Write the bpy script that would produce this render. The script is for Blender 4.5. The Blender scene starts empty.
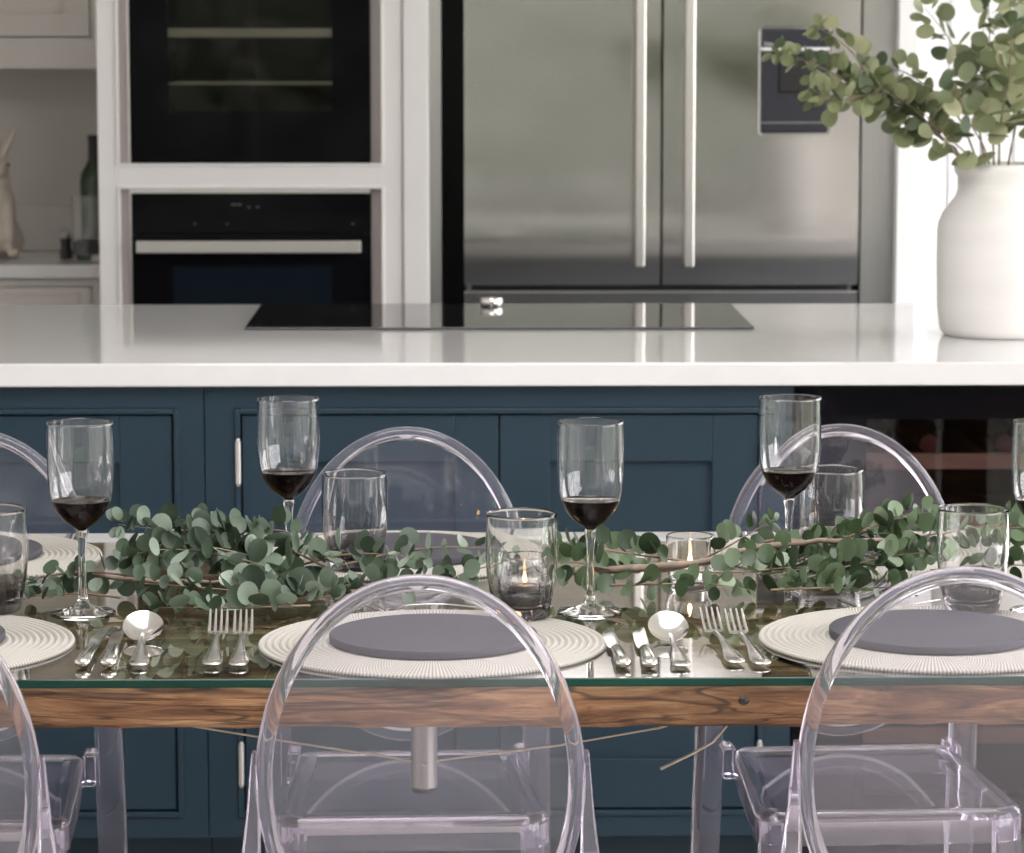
import bpy, bmesh, math, random
from mathutils import Vector, Matrix, noise

random.seed(7)
scene = bpy.context.scene
R = math.radians

# ---------------------------------------------------------------- camera
cam_d = bpy.data.cameras.new('camera')
cam_d.sensor_fit = 'HORIZONTAL'; cam_d.sensor_width = 36.0; cam_d.lens = 112.5
cam_d.clip_end = 200
cam_d.dof.use_dof = True; cam_d.dof.focus_distance = 3.80; cam_d.dof.aperture_fstop = 12.0
cam = bpy.data.objects.new('camera', cam_d)
scene.collection.objects.link(cam)
cam.location = (0, 0, 1.457); cam.rotation_euler = (R(90 - 7.05), 0, R(-1.0))
scene.camera = cam

# ---------------------------------------------------------------- world: even overcast sky
world = bpy.data.worlds.new('sky'); scene.world = world; world.use_nodes = True
bg = world.node_tree.nodes['Background']
bg.inputs[0].default_value = (1.0, 0.968, 0.985, 1); bg.inputs[1].default_value = 4.5

scene.view_settings.view_transform = 'Standard'; scene.view_settings.look = 'None'
scene.view_settings.gamma = 1.0; scene.view_settings.use_curve_mapping = False
scene.view_settings.exposure = 0.84
scene.cycles.max_bounces = 20; scene.cycles.transmission_bounces = 20
scene.cycles.transparent_max_bounces = 32; scene.cycles.diffuse_bounces = 5; scene.cycles.glossy_bounces = 6
scene.cycles.sample_clamp_indirect = 6.0

# daylight openings of the room: (name, centre, size x, size y, rotation) marked as sky portals
PORTALS = [('daylight_garden_doors', (0, -2.42, 1.15), 4.4, 2.2, (R(90), 0, 0)),
           ('daylight_side_glazing', (2.62, 2.0, 1.25), 4.0, 2.0, (R(90), 0, R(90))),
           ('daylight_side_window', (2.62, 6.05, 1.325), 2.5, 2.05, (R(90), 0, R(90))),
           ('daylight_roof_light', (0.1, 3.2, 2.58), 1.6, 2.0, (0, 0, 0))]
for n, loc, sx, sy, rot in PORTALS:
    l = bpy.data.lights.new(n, 'AREA'); l.shape = 'RECTANGLE'; l.size = sx; l.size_y = sy
    l.cycles.is_portal = True
    o = bpy.data.objects.new(n, l); o.location = loc; o.rotation_euler = rot
    scene.collection.objects.link(o)

# ---------------------------------------------------------------- helpers
COL = scene.collection

def ramp(nt, fac, stops):
    r = nt.nodes.new('ShaderNodeValToRGB')
    e = r.color_ramp.elements
    while len(e) < len(stops): e.new(0.5)
    for el, (p, c) in zip(e, stops):
        el.position = p; el.color = (*c, 1)
    nt.links.new(fac, r.inputs[0])
    return r.outputs[0]

def tex_noise(nt, scale=(1, 1, 1), s=5.0, detail=4.0, rough=0.5, coord='Object'):
    tc = nt.nodes.new('ShaderNodeTexCoord'); mp = nt.nodes.new('ShaderNodeMapping')
    mp.inputs['Scale'].default_value = scale
    nt.links.new(tc.outputs[coord], mp.inputs[0])
    n = nt.nodes.new('ShaderNodeTexNoise')
    n.inputs['Scale'].default_value = s; n.inputs['Detail'].default_value = detail; n.inputs['Roughness'].default_value = rough
    nt.links.new(mp.outputs[0], n.inputs['Vector'])
    return n.outputs['Fac']

def bump(nt, h, strength, dist, bsdf):
    b = nt.nodes.new('ShaderNodeBump'); b.inputs['Strength'].default_value = strength; b.inputs['Distance'].default_value = dist
    nt.links.new(h, b.inputs['Height']); nt.links.new(b.outputs[0], bsdf.inputs['Normal'])

def mat(name, col, rough=0.5, metal=0.0, var=0.06, vs=6.0, vscale=(1, 1, 1), bmp=0.0, bs=60.0, spec=0.5, coat=0.0, coat_rough=0.05):
    m = bpy.data.materials.new(name); m.use_nodes = True
    nt = m.node_tree; b = nt.nodes['Principled BSDF']
    f = tex_noise(nt, vscale, vs)
    lo = tuple(max(0, c * (1 - var)) for c in col); hi = tuple(min(1, c * (1 + var)) for c in col)
    nt.links.new(ramp(nt, f, [(0.3, lo), (0.7, hi)]), b.inputs['Base Color'])
    b.inputs['Roughness'].default_value = rough; b.inputs['Metallic'].default_value = metal
    b.inputs['Specular IOR Level'].default_value = spec
    b.inputs['Coat Weight'].default_value = coat; b.inputs['Coat Roughness'].default_value = coat_rough
    if bmp: bump(nt, tex_noise(nt, vscale, bs, 3.0), bmp, 0.002, b)
    return m

def glass(name, col, ior=1.5, rough=0.0, zramp=None, diffuse_lift=0.0):
    m = bpy.data.materials.new(name); m.use_nodes = True
    nt = m.node_tree; b = nt.nodes['Principled BSDF']
    b.inputs['Base Color'].default_value = (*col, 1); b.inputs['Transmission Weight'].default_value = 1.0 - diffuse_lift
    b.inputs['IOR'].default_value = ior; b.inputs['Roughness'].default_value = rough
    if zramp:
        tc = nt.nodes.new('ShaderNodeTexCoord'); sp = nt.nodes.new('ShaderNodeSeparateXYZ')
        nt.links.new(tc.outputs['Generated'], sp.inputs[0])
        nt.links.new(ramp(nt, sp.outputs[2], zramp), b.inputs['Base Color'])
    return m

def thin_glass(name, tint, ior=1.5, gain=1.6, rough=0.0, haze=0.0, haze_col=(0.8, 0.8, 0.9)):
    """thin clear sheet: straight-through tint plus the Fresnel reflection of its outer face"""
    m = bpy.data.materials.new(name); m.use_nodes = True
    nt = m.node_tree; nt.nodes.remove(nt.nodes['Principled BSDF']); out = nt.nodes['Material Output']
    tr = nt.nodes.new('ShaderNodeBsdfTransparent'); tr.inputs[0].default_value = (*tint, 1)
    gl = nt.nodes.new('ShaderNodeBsdfGlossy'); gl.inputs['Roughness'].default_value = rough
    gl.inputs[0].default_value = (1, 1, 1, 1)
    fr = nt.nodes.new('ShaderNodeFresnel'); fr.inputs[0].default_value = ior
    ge = nt.nodes.new('ShaderNodeNewGeometry')
    inv = nt.nodes.new('ShaderNodeMath'); inv.operation = 'SUBTRACT'; inv.inputs[0].default_value = gain
    mg = nt.nodes.new('ShaderNodeMath'); mg.operation = 'MULTIPLY'; mg.inputs[1].default_value = gain
    nt.links.new(ge.outputs['Backfacing'], mg.inputs[0]); nt.links.new(mg.outputs[0], inv.inputs[1])
    mu = nt.nodes.new('ShaderNodeMath'); mu.operation = 'MULTIPLY'; mu.use_clamp = True
    nt.links.new(fr.outputs[0], mu.inputs[0]); nt.links.new(inv.outputs[0], mu.inputs[1])
    mx = nt.nodes.new('ShaderNodeMixShader')
    nt.links.new(mu.outputs[0], mx.inputs[0]); nt.links.new(gl.outputs[0], mx.inputs[2])
    if haze:
        df = nt.nodes.new('ShaderNodeBsdfDiffuse'); df.inputs[0].default_value = (*haze_col, 1)
        m2 = nt.nodes.new('ShaderNodeMixShader'); m2.inputs[0].default_value = haze
        nt.links.new(tr.outputs[0], m2.inputs[1]); nt.links.new(df.outputs[0], m2.inputs[2]); nt.links.new(m2.outputs[0], mx.inputs[1])
    else:
        nt.links.new(tr.outputs[0], mx.inputs[1])
    nt.links.new(mx.outputs[0], out.inputs[0])
    return m

def emit(name, col, s):
    m = bpy.data.materials.new(name); m.use_nodes = True
    b = m.node_tree.nodes['Principled BSDF']; b.inputs['Base Color'].default_value = (*col, 1)
    b.inputs['Emission Color'].default_value = (*col, 1); b.inputs['Emission Strength'].default_value = s
    return m

def box(bm, x0, x1, y0, y1, z0, z1, bev=0.0, seg=2):
    mtx = Matrix.Translation(((x0 + x1) / 2, (y0 + y1) / 2, (z0 + z1) / 2)) @ Matrix.Diagonal((x1 - x0, y1 - y0, z1 - z0, 1))
    r = bmesh.ops.create_cube(bm, size=1.0, matrix=mtx)
    if bev:
        es = {e for v in r['verts'] for e in v.link_edges}
        bmesh.ops.bevel(bm, geom=list(es), offset=bev, segments=seg, affect='EDGES', profile=0.5)
    return bm

def nb(): return bmesh.new()

def bx(*a, bev=0.0, seg=2): return box(nb(), *a, bev=bev, seg=seg)

def lathe(bm, prof, n=32, cx=0, cy=0, cz=0, closed=False):
    rings = []
    for r, z in prof:
        if r < 1e-6: rings.append([bm.verts.new((cx, cy, cz + z))])
        else: rings.append([bm.verts.new((cx + r * math.cos(2 * math.pi * i / n), cy + r * math.sin(2 * math.pi * i / n), cz + z)) for i in range(n)])
    prs = list(zip(rings, rings[1:]))
    if closed: prs.append((rings[-1], rings[0]))
    for a, b in prs:
        for i in range(n):
            j = (i + 1) % n
            if len(a) == 1 and len(b) == 1: continue
            if len(a) == 1: bm.faces.new((a[0], b[j], b[i]))
            elif len(b) == 1: bm.faces.new((a[i], a[j], b[0]))
            else: bm.faces.new((a[i], a[j], b[j], b[i]))
    return bm

def loft(bm, secs, cap=True, closed=False):
    rings = [[bm.verts.new(p) for p in s] for s in secs]
    n = len(rings[0]); prs = list(zip(rings, rings[1:]))
    if closed: prs.append((rings[-1], rings[0]))
    for a, b in prs:
        for i in range(n):
            j = (i + 1) % n
            bm.faces.new((a[i], a[j], b[j], b[i]))
    if cap and not closed:
        bm.faces.new(list(reversed(rings[0]))); bm.faces.new(rings[-1])
    return bm

def tube(bm, pts, rad, n=8, cap=True, closed=False):
    pts = [Vector(p) for p in pts]
    rs = rad if isinstance(rad, (list, tuple)) else [rad] * len(pts)
    secs = []; up = None
    for i, p in enumerate(pts):
        a = pts[i - 1] if i > 0 else (pts[-1] if closed else pts[0])
        b = pts[i + 1] if i < len(pts) - 1 else (pts[0] if closed else pts[-1])
        t = (b - a).normalized()
        if up is None: up = Vector((0, 0, 1)) if abs(t.z) < 0.9 else Vector((1, 0, 0))
        s = t.cross(up).normalized(); u = s.cross(t).normalized(); up = u
        secs.append([p + s * math.cos(2 * math.pi * k / n) * rs[i] + u * math.sin(2 * math.pi * k / n) * rs[i] for k in range(n)])
    return loft(bm, secs, cap, closed)

def mesh_of(name, bm, m, smooth=False, ang=None):
    bmesh.ops.recalc_face_normals(bm, faces=bm.faces[:])
    me = bpy.data.meshes.new(name); bm.to_mesh(me); bm.free()
    for mm in (m if isinstance(m, (list, tuple)) else [m]): me.materials.append(mm)
    if smooth:
        for p in me.polygons: p.use_smooth = True
        if ang: me.set_sharp_from_angle(angle=R(ang))
    return me

def obj(name, bm, m, parent=None, smooth=False, ang=None, loc=None):
    me = bm if isinstance(bm, bpy.types.Mesh) else mesh_of(name, bm, m, smooth, ang)
    o = bpy.data.objects.new(name, me); COL.objects.link(o)
    if parent: o.parent = parent
    if loc: o.location = loc
    return o

def tag(o, label, cat, group=None, kind=None):
    o['label'] = label; o['category'] = cat
    if group: o['group'] = group
    if kind: o['kind'] = kind
    return o

def thing(name, label, cat, loc=(0, 0, 0), rotz=0.0, group=None):
    o = bpy.data.objects.new(name, None); COL.objects.link(o); o.empty_display_size = 0.05
    o.location = loc; o.rotation_euler = (0, 0, rotz)
    return tag(o, label, cat, group)

def struct(name, bm, m, label, cat, **k):
    o = obj(name, bm, m, **k); o['kind'] = 'structure'; o['label'] = label; o['category'] = cat
    return o

def dup(root, label, loc, rotz=0.0):
    r = root.copy(); COL.objects.link(r); r.location = loc; r.rotation_euler = (0, 0, rotz); r['label'] = label
    for ch in list(root.children):
        c = ch.copy(); COL.objects.link(c); c.parent = r
        for g in list(ch.children):
            d = g.copy(); COL.objects.link(d); d.parent = c
    return r

# ---------------------------------------------------------------- materials
MT = dict(
    white=mat('white_paint', (0.78, 0.755, 0.745), 0.42, var=0.015),
    bright=mat('bright_white_paint', (0.90, 0.90, 0.91), 0.4, var=0.01),
    greige=mat('greige_paint', (0.60, 0.565, 0.525), 0.45, var=0.02),
    plaster=mat('greige_plaster', (0.56, 0.53, 0.485), 0.7, var=0.03, bmp=0.1),
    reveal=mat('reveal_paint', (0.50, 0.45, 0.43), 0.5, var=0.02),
    navy=mat('navy_paint', (0.0160, 0.0355, 0.0520), 0.42, spec=0.3, var=0.04, bmp=0.04, bs=90),
    quartz=mat('white_quartz', (0.70, 0.69, 0.685), 0.07, var=0.015, vs=25),
    steel=mat('brushed_steel', (0.54, 0.525, 0.507), 0.115, 1.0, var=0.02, vs=40, vscale=(60, 60, 1)),
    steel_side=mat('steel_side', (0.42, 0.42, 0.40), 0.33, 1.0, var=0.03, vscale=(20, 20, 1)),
    satin=mat('satin_steel', (0.74, 0.72, 0.69), 0.30, 1.0, var=0.02),
    darksteel=mat('dull_steel', (0.30, 0.29, 0.285), 0.38, 1.0, var=0.08, vs=30, vscale=(20, 20, 1)),
    chrome=mat('polished_steel', (0.86, 0.83, 0.80), 0.15, 1.0, var=0.01),
    blackg=mat('black_glass', (0.004, 0.004, 0.005), 0.05, var=0.1, spec=0.1),
    hobg=mat('hob_glass', (0.008, 0.008, 0.009), 0.04, var=0.1, spec=0.5),
    black=mat('black_plastic', (0.012, 0.012, 0.013), 0.4, var=0.1),
    bluewin=mat('oven_window', (0.006, 0.010, 0.016), 0.08, var=0.05, spec=0.25),
    dispenser=mat('dispenser_plastic', (0.020, 0.022, 0.034), 0.35, var=0.08),
    cavity=mat('oven_enamel', (0.085, 0.085, 0.08), 0.4, var=0.1),
    rubber=mat('seal_rubber', (0.03, 0.03, 0.03), 0.6, var=0.1),
    stone=mat('stoneware', (0.765, 0.750, 0.722), 0.42, var=0.04, vs=3, vscale=(1, 1, 5), bmp=0.25, bs=30),
    hare=mat('cream_ceramic', (0.62, 0.55, 0.47), 0.45, var=0.12, vs=9),
    slate=mat('slate', (0.052, 0.050, 0.060), 0.6, spec=0.25, var=0.10, vs=14, bmp=0.3, bs=120),
    wax=mat('candle_wax', (0.86, 0.80, 0.70), 0.5, var=0.02),
    tin=mat('tealight_tin', (0.75, 0.73, 0.70), 0.3, 1.0, var=0.02),
    bottle=mat('green_bottle_glass', (0.018, 0.042, 0.010), 0.08, var=0.15),
    foil=mat('bottle_foil', (0.02, 0.018, 0.02), 0.35, var=0.1),
    redfoil=mat('red_foil', (0.16, 0.03, 0.03), 0.35, var=0.1),
    wine=mat('red_wine', (0.006, 0.001, 0.003), 0.3, var=0.05, spec=0.0),
    winetop=mat('wine_surface', (0.008, 0.002, 0.004), 0.04, var=0.05, spec=0.5),
    clear=glass('clear_glass', (0.985, 0.985, 0.985), 1.47),
    smoke=glass('smoked_glass', (0.9, 0.9, 0.9), 1.47, zramp=[(0.0, (0.07, 0.065, 0.07)), (0.13, (0.24, 0.23, 0.235)), (0.36, (0.74, 0.73, 0.725)), (0.62, (0.965, 0.965, 0.96))]),
    poly=glass('clear_polycarbonate', (0.915, 0.875, 0.99), 1.45, 0.02, diffuse_lift=0.05),  # small diffuse share put in to brighten the clear rims and legs
    seatsheet=thin_glass('polycarbonate_seat', (0.93, 0.92, 0.96), 1.58, 1.1, 0.03, 0.13, (0.80, 0.78, 0.92)),
    polysheet=thin_glass('polycarbonate_sheet', (0.965, 0.955, 0.975), 1.58, 1.1, 0.02, 0.022, (0.74, 0.71, 0.90)),
    tableglass=thin_glass('table_glass', (0.80, 0.86, 0.83), 1.5, 1.45, 0.0),
    edgeglass=mat('glass_edge', (0.006, 0.042, 0.030), 0.12, var=0.25, vs=3, vscale=(1, 1, 1), spec=0.25),
    coolglass=thin_glass('tinted_glass', (0.62, 0.60, 0.62), 1.45, 0.8, 0.01),
    ovenglass=thin_glass('oven_glass', (0.62, 0.62, 0.58), 1.4, 0.5, 0.01),
    shelfwood=mat('beech_shelf', (0.42, 0.26, 0.18), 0.5, var=0.12, vs=4, vscale=(1, 8, 8)),
    bark=mat('bark', (0.20, 0.15, 0.115), 0.75, var=0.3, vs=60, bmp=0.5, bs=90),
    stem=mat('green_stem', (0.20, 0.15, 0.09), 0.6, var=0.2, vs=40),
    wire=mat('twine', (0.50, 0.42, 0.33), 0.6, var=0.1, vs=80),
    bluegrey=mat('reflected_blue_grey', (0.24, 0.26, 0.285), 0.5, var=0.03),
    floor=mat('stone_floor', (0.50, 0.47, 0.43), 0.35, var=0.08, vs=3),
    ceil=mat('ceiling_paint', (0.82, 0.82, 0.81), 0.7, var=0.01),
    wallp=mat('wall_paint', (0.74, 0.73, 0.71), 0.7, var=0.015),
    grass=mat('lawn', (0.13, 0.15, 0.10), 0.8, var=0.35, vs=12, bmp=0.5),
    hedge=mat('hedge_leaves', (0.130, 0.138, 0.118), 0.8, var=0.3, vs=9, bmp=0.8, bs=20),
    print=mat('white_print', (0.85, 0.85, 0.85), 0.5, var=0.01),
    mark=mat('display_marks', (0.07, 0.07, 0.07), 0.5, var=0.01),
    flame=emit('flame', (1.0, 0.50, 0.16), 14.0),
)

# vertical brushing spreads reflections sideways
nt = MT['steel'].node_tree; b = nt.nodes['Principled BSDF']
b.inputs['Anisotropic'].default_value = 0.92
cx = nt.nodes.new('ShaderNodeCombineXYZ'); cx.inputs[0].default_value = 1.0
nt.links.new(cx.outputs[0], b.inputs['Tangent'])

def wood_mat():
    m = bpy.data.materials.new('reclaimed_wood'); m.use_nodes = True
    nt = m.node_tree; b = nt.nodes['Principled BSDF']
    def nz(scale, s, d, rg, dist):
        f = tex_noise(nt, scale, s, d, rg); f.node.inputs['Distortion'].default_value = dist
        return f
    def mul(a, c):
        mx = nt.nodes.new('ShaderNodeMix'); mx.data_type = 'RGBA'; mx.blend_type = 'MULTIPLY'; mx.inputs[0].default_value = 1.0
        nt.links.new(a, mx.inputs[6]); nt.links.new(c, mx.inputs[7]); return mx.outputs[2]
    g = nz((1.5, 10, 13), 4.2, 11, 0.68, 0.9)
    c = ramp(nt, g, [(0.30, (0.035, 0.016, 0.009)), (0.41, (0.13, 0.058, 0.027)), (0.50, (0.26, 0.125, 0.055)), (0.60, (0.40, 0.225, 0.110)), (0.74, (0.52, 0.345, 0.20))])
    fine = nz((3, 40, 110), 6, 4, 0.6, 0.2)
    c = mul(c, ramp(nt, fine, [(0.32, (0.70, 0.66, 0.63)), (0.55, (1, 1, 1))]))
    crack = nz((0.8, 6, 11), 2.6, 3, 0.5, 1.2)
    c = mul(c, ramp(nt, crack, [(0.475, (1, 1, 1)), (0.492, (0.30, 0.26, 0.24)), (0.502, (0.30, 0.26, 0.24)), (0.525, (1, 1, 1))]))
    patch = nz((2.2, 3, 3), 1.6, 2, 0.5, 0)
    c = mul(c, ramp(nt, patch, [(0.38, (0.62, 0.58, 0.55)), (0.6, (1, 1, 1))]))
    nt.links.new(c, b.inputs['Base Color'])
    b.inputs['Roughness'].default_value = 0.62
    bump(nt, g, 0.5, 0.004, b)
    return m
MT['wood'] = wood_mat()

def mat_weave():
    m = bpy.data.materials.new('woven_cord'); m.use_nodes = True
    nt = m.node_tree; b = nt.nodes['Principled BSDF']
    tc = nt.nodes.new('ShaderNodeTexCoord'); sp = nt.nodes.new('ShaderNodeSeparateXYZ'); nt.links.new(tc.outputs['Object'], sp.inputs[0])
    at = nt.nodes.new('ShaderNodeMath'); at.operation = 'ARCTAN2'
    nt.links.new(sp.outputs[1], at.inputs[0]); nt.links.new(sp.outputs[0], at.inputs[1])
    ml = nt.nodes.new('ShaderNodeMath'); ml.operation = 'MULTIPLY'; ml.inputs[1].default_value = 290.0; nt.links.new(at.outputs[0], ml.inputs[0])
    sn = nt.nodes.new('ShaderNodeMath'); sn.operation = 'SINE'; nt.links.new(ml.outputs[0], sn.inputs[0])
    mr = nt.nodes.new('ShaderNodeMapRange'); mr.inputs[1].default_value = -1; mr.inputs[2].default_value = 1; nt.links.new(sn.outputs[0], mr.inputs[0])
    nt.links.new(ramp(nt, mr.outputs[0], [(0.0, (0.20, 0.19, 0.165)), (0.35, (0.36, 0.345, 0.305)), (1.0, (0.43, 0.41, 0.365))]), b.inputs['Base Color'])  # dark end of the ramp paints the shade in gaps between cords
    b.inputs['Roughness'].default_value = 0.8
    bump(nt, mr.outputs[0], 0.35, 0.002, b)
    return m
MT['weave'] = mat_weave()

def leaf_mat(name, a, b_, c, sheen):
    m = bpy.data.materials.new(name); m.use_nodes = True
    nt = m.node_tree; b = nt.nodes['Principled BSDF']
    oi = nt.nodes.new('ShaderNodeObjectInfo')
    base = ramp(nt, oi.outputs['Random'], [(0.0, a), (0.5, b_), (0.8, tuple(x * .7 + y * .3 for x, y in zip(b_, c))), (1.0, c)])
    n = tex_noise(nt, (1, 1, 1), 60, 3)
    v = ramp(nt, n, [(0.3, (0.82, 0.82, 0.82)), (0.7, (1, 1, 1))])
    mx = nt.nodes.new('ShaderNodeMix'); mx.data_type = 'RGBA'; mx.blend_type = 'MULTIPLY'; mx.inputs[0].default_value = 1.0
    nt.links.new(base, mx.inputs[6]); nt.links.new(v, mx.inputs[7]); nt.links.new(mx.outputs[2], b.inputs['Base Color'])
    b.inputs['Roughness'].default_value = sheen
    # light passing through the blade
    tl = nt.nodes.new('ShaderNodeBsdfTranslucent'); nt.links.new(mx.outputs[2], tl.inputs[0])
    ms = nt.nodes.new('ShaderNodeMixShader'); ms.inputs[0].default_value = 0.22
    nt.links.new(b.outputs[0], ms.inputs[1]); nt.links.new(tl.outputs[0], ms.inputs[2])
    nt.links.new(ms.outputs[0], nt.nodes['Material Output'].inputs[0])
    return m
MT['leaf'] = leaf_mat('silver_green_leaf', (0.026, 0.046, 0.026), (0.085, 0.128, 0.080), (0.37, 0.45, 0.365), 0.45)
MT['leafg'] = leaf_mat('deep_green_leaf', (0.028, 0.050, 0.024), (0.085, 0.135, 0.062), (0.27, 0.35, 0.23), 0.42)
MT['leafy'] = leaf_mat('yellow_green_leaf', (0.075, 0.110, 0.060), (0.24, 0.275, 0.135), (0.52, 0.53, 0.33), 0.5)

# ---------------------------------------------------------------- room shell
XL, XR, YB, YF, H = -2.6, 2.6, 8.2, -2.4, 2.55
struct('floor', bx(XL - .15, XR + .15, YF - .15, YB + .15, -0.1, 0), MT['floor'], 'pale stone floor under the table and the island', 'floor')
bm = nb()   # ceiling with a roof light over the table
box(bm, XL - .15, XR + .15, YF - .15, 2.2, H, H + .12); box(bm, XL - .15, XR + .15, 4.2, YB + .15, H, H + .12)
box(bm, XL - .15, -0.7, 2.2, 4.2, H, H + .12); box(bm, 0.9, XR + .15, 2.2, 4.2, H, H + .12)
struct('ceiling', bm, MT['ceil'], 'white ceiling with a roof light above the dining table', 'ceiling')
struct('wall_back', bx(XL - .15, XR + .15, YB, YB + .15, 0, H), MT['plaster'], 'greige plaster wall behind the kitchen units', 'wall')
struct('wall_left', bx(XL - .15, XL, YF, YB, 0, H), MT['wallp'], 'pale painted wall on the left side of the room', 'wall')
bm = nb()   # right wall with two openings
box(bm, XR, XR + .15, YF, 0, 0, H); box(bm, XR, XR + .15, 0, 4.0, 0, .25); box(bm, XR, XR + .15, 0, 4.0, 2.25, H)
box(bm, XR, XR + .15, 4.0, 4.8, 0, H); box(bm, XR, XR + .15, 4.8, 7.3, 0, .3); box(bm, XR, XR + .15, 4.8, 7.3, 2.35, H)
box(bm, XR, XR + .15, 7.3, YB, 0, H)
struct('wall_right', bm, MT['wallp'], 'pale painted wall on the right with a window and glazing', 'wall')
bm = nb()
box(bm, XL, -2.2, YF - .15, YF, 0, H); box(bm, 2.2, XR, YF - .15, YF, 0, H); box(bm, -2.2, 2.2, YF - .15, YF, 2.25, H)
struct('wall_front', bm, MT['wallp'], 'wall behind the viewer with wide open garden doorway', 'wall')

def win_frame(name, label, axis, a0, a1, z0, z1, pos, nm):
    bm = nb(); t = .05
    def bb(u0, u1, w0, w1):
        if axis == 'y': box(bm, pos, pos + .06, u0, u1, w0, w1)
        else: box(bm, u0, u1, pos, pos + .06, w0, w1)
    bb(a0, a1, z0, z0 + t); bb(a0, a1, z1 - t, z1)
    for i in range(nm + 1):
        u = a0 + (a1 - a0 - t) * i / nm
        bb(u, u + t, z0 + t, z1 - t)
    struct(name, bm, MT['white'], label, 'window')
win_frame('window_1', 'white frame of the wide side glazing', 'y', 0, 4.0, .25, 2.25, XR + .04, 3)
win_frame('window_2', 'white frame of the kitchen side window', 'y', 4.8, 7.3, .3, 2.35, XR + .04, 2)
win_frame('door_1', 'white frame of the open garden doors behind the viewer', 'x', -2.2, 2.2, 0, 2.25, YF - .1, 4)
bm = bx(-30, 30, -30, 30, -0.16, -0.12)
struct('ground', bm, MT['grass'], 'green lawn outside the room', 'lawn')
bm = nb()
for i in range(700):
    x = -9 + 18 * random.random()
    bmesh.ops.create_icosphere(bm, subdivisions=1, radius=random.uniform(.14, .26),
        matrix=Matrix.Translation((x, -7.42 + random.uniform(-.06, .06), random.uniform(.1, 3.7))))
box(bm, -9, 9, -8.0, -7.4, -0.12, 3.7)  # unseen, built this tall to keep bright sky out of the reflections
tag(obj('hedge', bm, MT['hedge'], smooth=True), 'tall green garden hedge beyond the garden doors, unseen, raised to dim reflections', 'hedge')

# white tongue-and-groove boarding right of the fridge
wb = struct('wall_panelling', bx(1.06, 2.6, 7.46, 7.52, 0, H), MT['bright'], 'bright white boarded wall right of the fridge', 'wall')
bd = bx(-.0365, .0365, -.012, 0, 0, H, bev=.004, seg=1); bdm = mesh_of('board', bd, MT['bright'])
for i in range(20):
    obj('board', bdm, None, wb, loc=(1.105 + i * .0762, 7.46, 0))
struct('trim_1', bx(1.017, 1.066, 7.39, 7.52, 0, H, bev=.004), MT['bright'], 'narrow bright white post between fridge housing and boarding', 'trim')

# ---------------------------------------------------------------- oven tower
YT = 7.40
t = thing('oven_cabinet', 'tall white painted cabinet framing the two black ovens', 'cabinet', (0, 0, 0))
obj('stile', bx(-.824, -.779, YT, YT + .025, 0, H, bev=.002), MT['white'], t)
obj('stile', bx(-.168, -.124, YT, YT + .025, 0, H, bev=.002), MT['white'], t)
obj('stile', bx(-.1225, -.062, YT - .006, YT + .05, 0, H, bev=.004), MT['white'], t)
obj('rail', bx(-.779, -.168, YT, YT + .025, 1.10, 1.149, bev=.002), MT['white'], t)
obj('rail', bx(-.779, -.168, YT, YT + .025, 1.78, 1.86, bev=.002), MT['white'], t)
obj('rail', bx(-.779, -.168, YT, YT + .025, .45, .50, bev=.002), MT['white'], t)
def bead(x0, x1, z0, z1, y, w, pr, m, parent, name='bead'):
    bm = nb()
    box(bm, x0, x0 + w, y - pr, y + .004, z0, z1, bev=.0015); box(bm, x1 - w, x1, y - pr, y + .004, z0, z1, bev=.0015)
    box(bm, x0 + w, x1 - w, y - pr, y + .004, z0, z0 + w, bev=.0015); box(bm, x0 + w, x1 - w, y - pr, y + .004, z1 - w, z1, bev=.0015)
    return obj(name, bm, m, parent)
bead(-.781, -.166, 1.147, 1.782, YT, .007, .004, MT['white'], t)
bead(-.781, -.166, .498, 1.102, YT, .007, .004, MT['white'], t)
obj('side_panel', bx(-.824, -.806, YT + .025, YB, 0, H), MT['white'], t)
obj('side_panel', bx(-.080, -.062, YT + .05, YB, 0, H), MT['white'], t)
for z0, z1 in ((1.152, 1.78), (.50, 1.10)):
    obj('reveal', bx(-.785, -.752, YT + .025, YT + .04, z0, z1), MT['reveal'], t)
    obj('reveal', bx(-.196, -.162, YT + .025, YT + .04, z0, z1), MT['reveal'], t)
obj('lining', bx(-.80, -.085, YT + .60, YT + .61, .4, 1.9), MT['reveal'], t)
obj('upper_door', bx(-.777, -.170, YT + .002, YT + .024, 1.863, H - .05, bev=.003), MT['white'], t)
obj('lower_drawer', bx(-.777, -.170, YT + .002, YT + .024, .10, .447, bev=.003), MT['white'], t)

# upper oven with window and racks
t = thing('wall_oven', 'upper black glass oven with a window showing two racks', 'oven', (-.474, YT + .012, 1.150))
W = .276
obj('door_frame', (lambda b: (box(b, -W, -.188, 0, .02, 0, .60), box(b, .190, W, 0, .02, 0, .60), box(b, -.188, .190, 0, .02, 0, .122), box(b, -.188, .190, 0, .02, .50, .60), b)[-1])(nb()), MT['blackg'], t)
obj('trim_strip', bx(-W - .004, -W, -.003, .02, 0, .60), MT['satin'], t)
obj('window_glass', bx(-.188, .190, .004, .009, .122, .50), MT['ovenglass'], t)
bm = nb()
box(bm, -.215, -.205, .022, .42, .06, .56); box(bm, .205, .215, .022, .42, .06, .56); box(bm, -.205, .205, .42, .43, .06, .56)
box(bm, -.205, .205, .022, .42, .05, .06); box(bm, -.205, .205, .022, .42, .56, .57)
obj('oven_cavity', bm, MT['cavity'], t)
def rack(z, thick):
    bm = nb()
    box(bm, -.20, .20, .035, .041, z, z + thick)
    for i in range(9):
        y = .06 + i * .04
        box(bm, -.20, .20, y, y + .003, z, z + .003)
    box(bm, -.20, -.197, .041, .40, z, z + .003); box(bm, .197, .20, .041, .40, z, z + .003)
    return bm
obj('rack', rack(.292, .021), MT['satin'], t)
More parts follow.
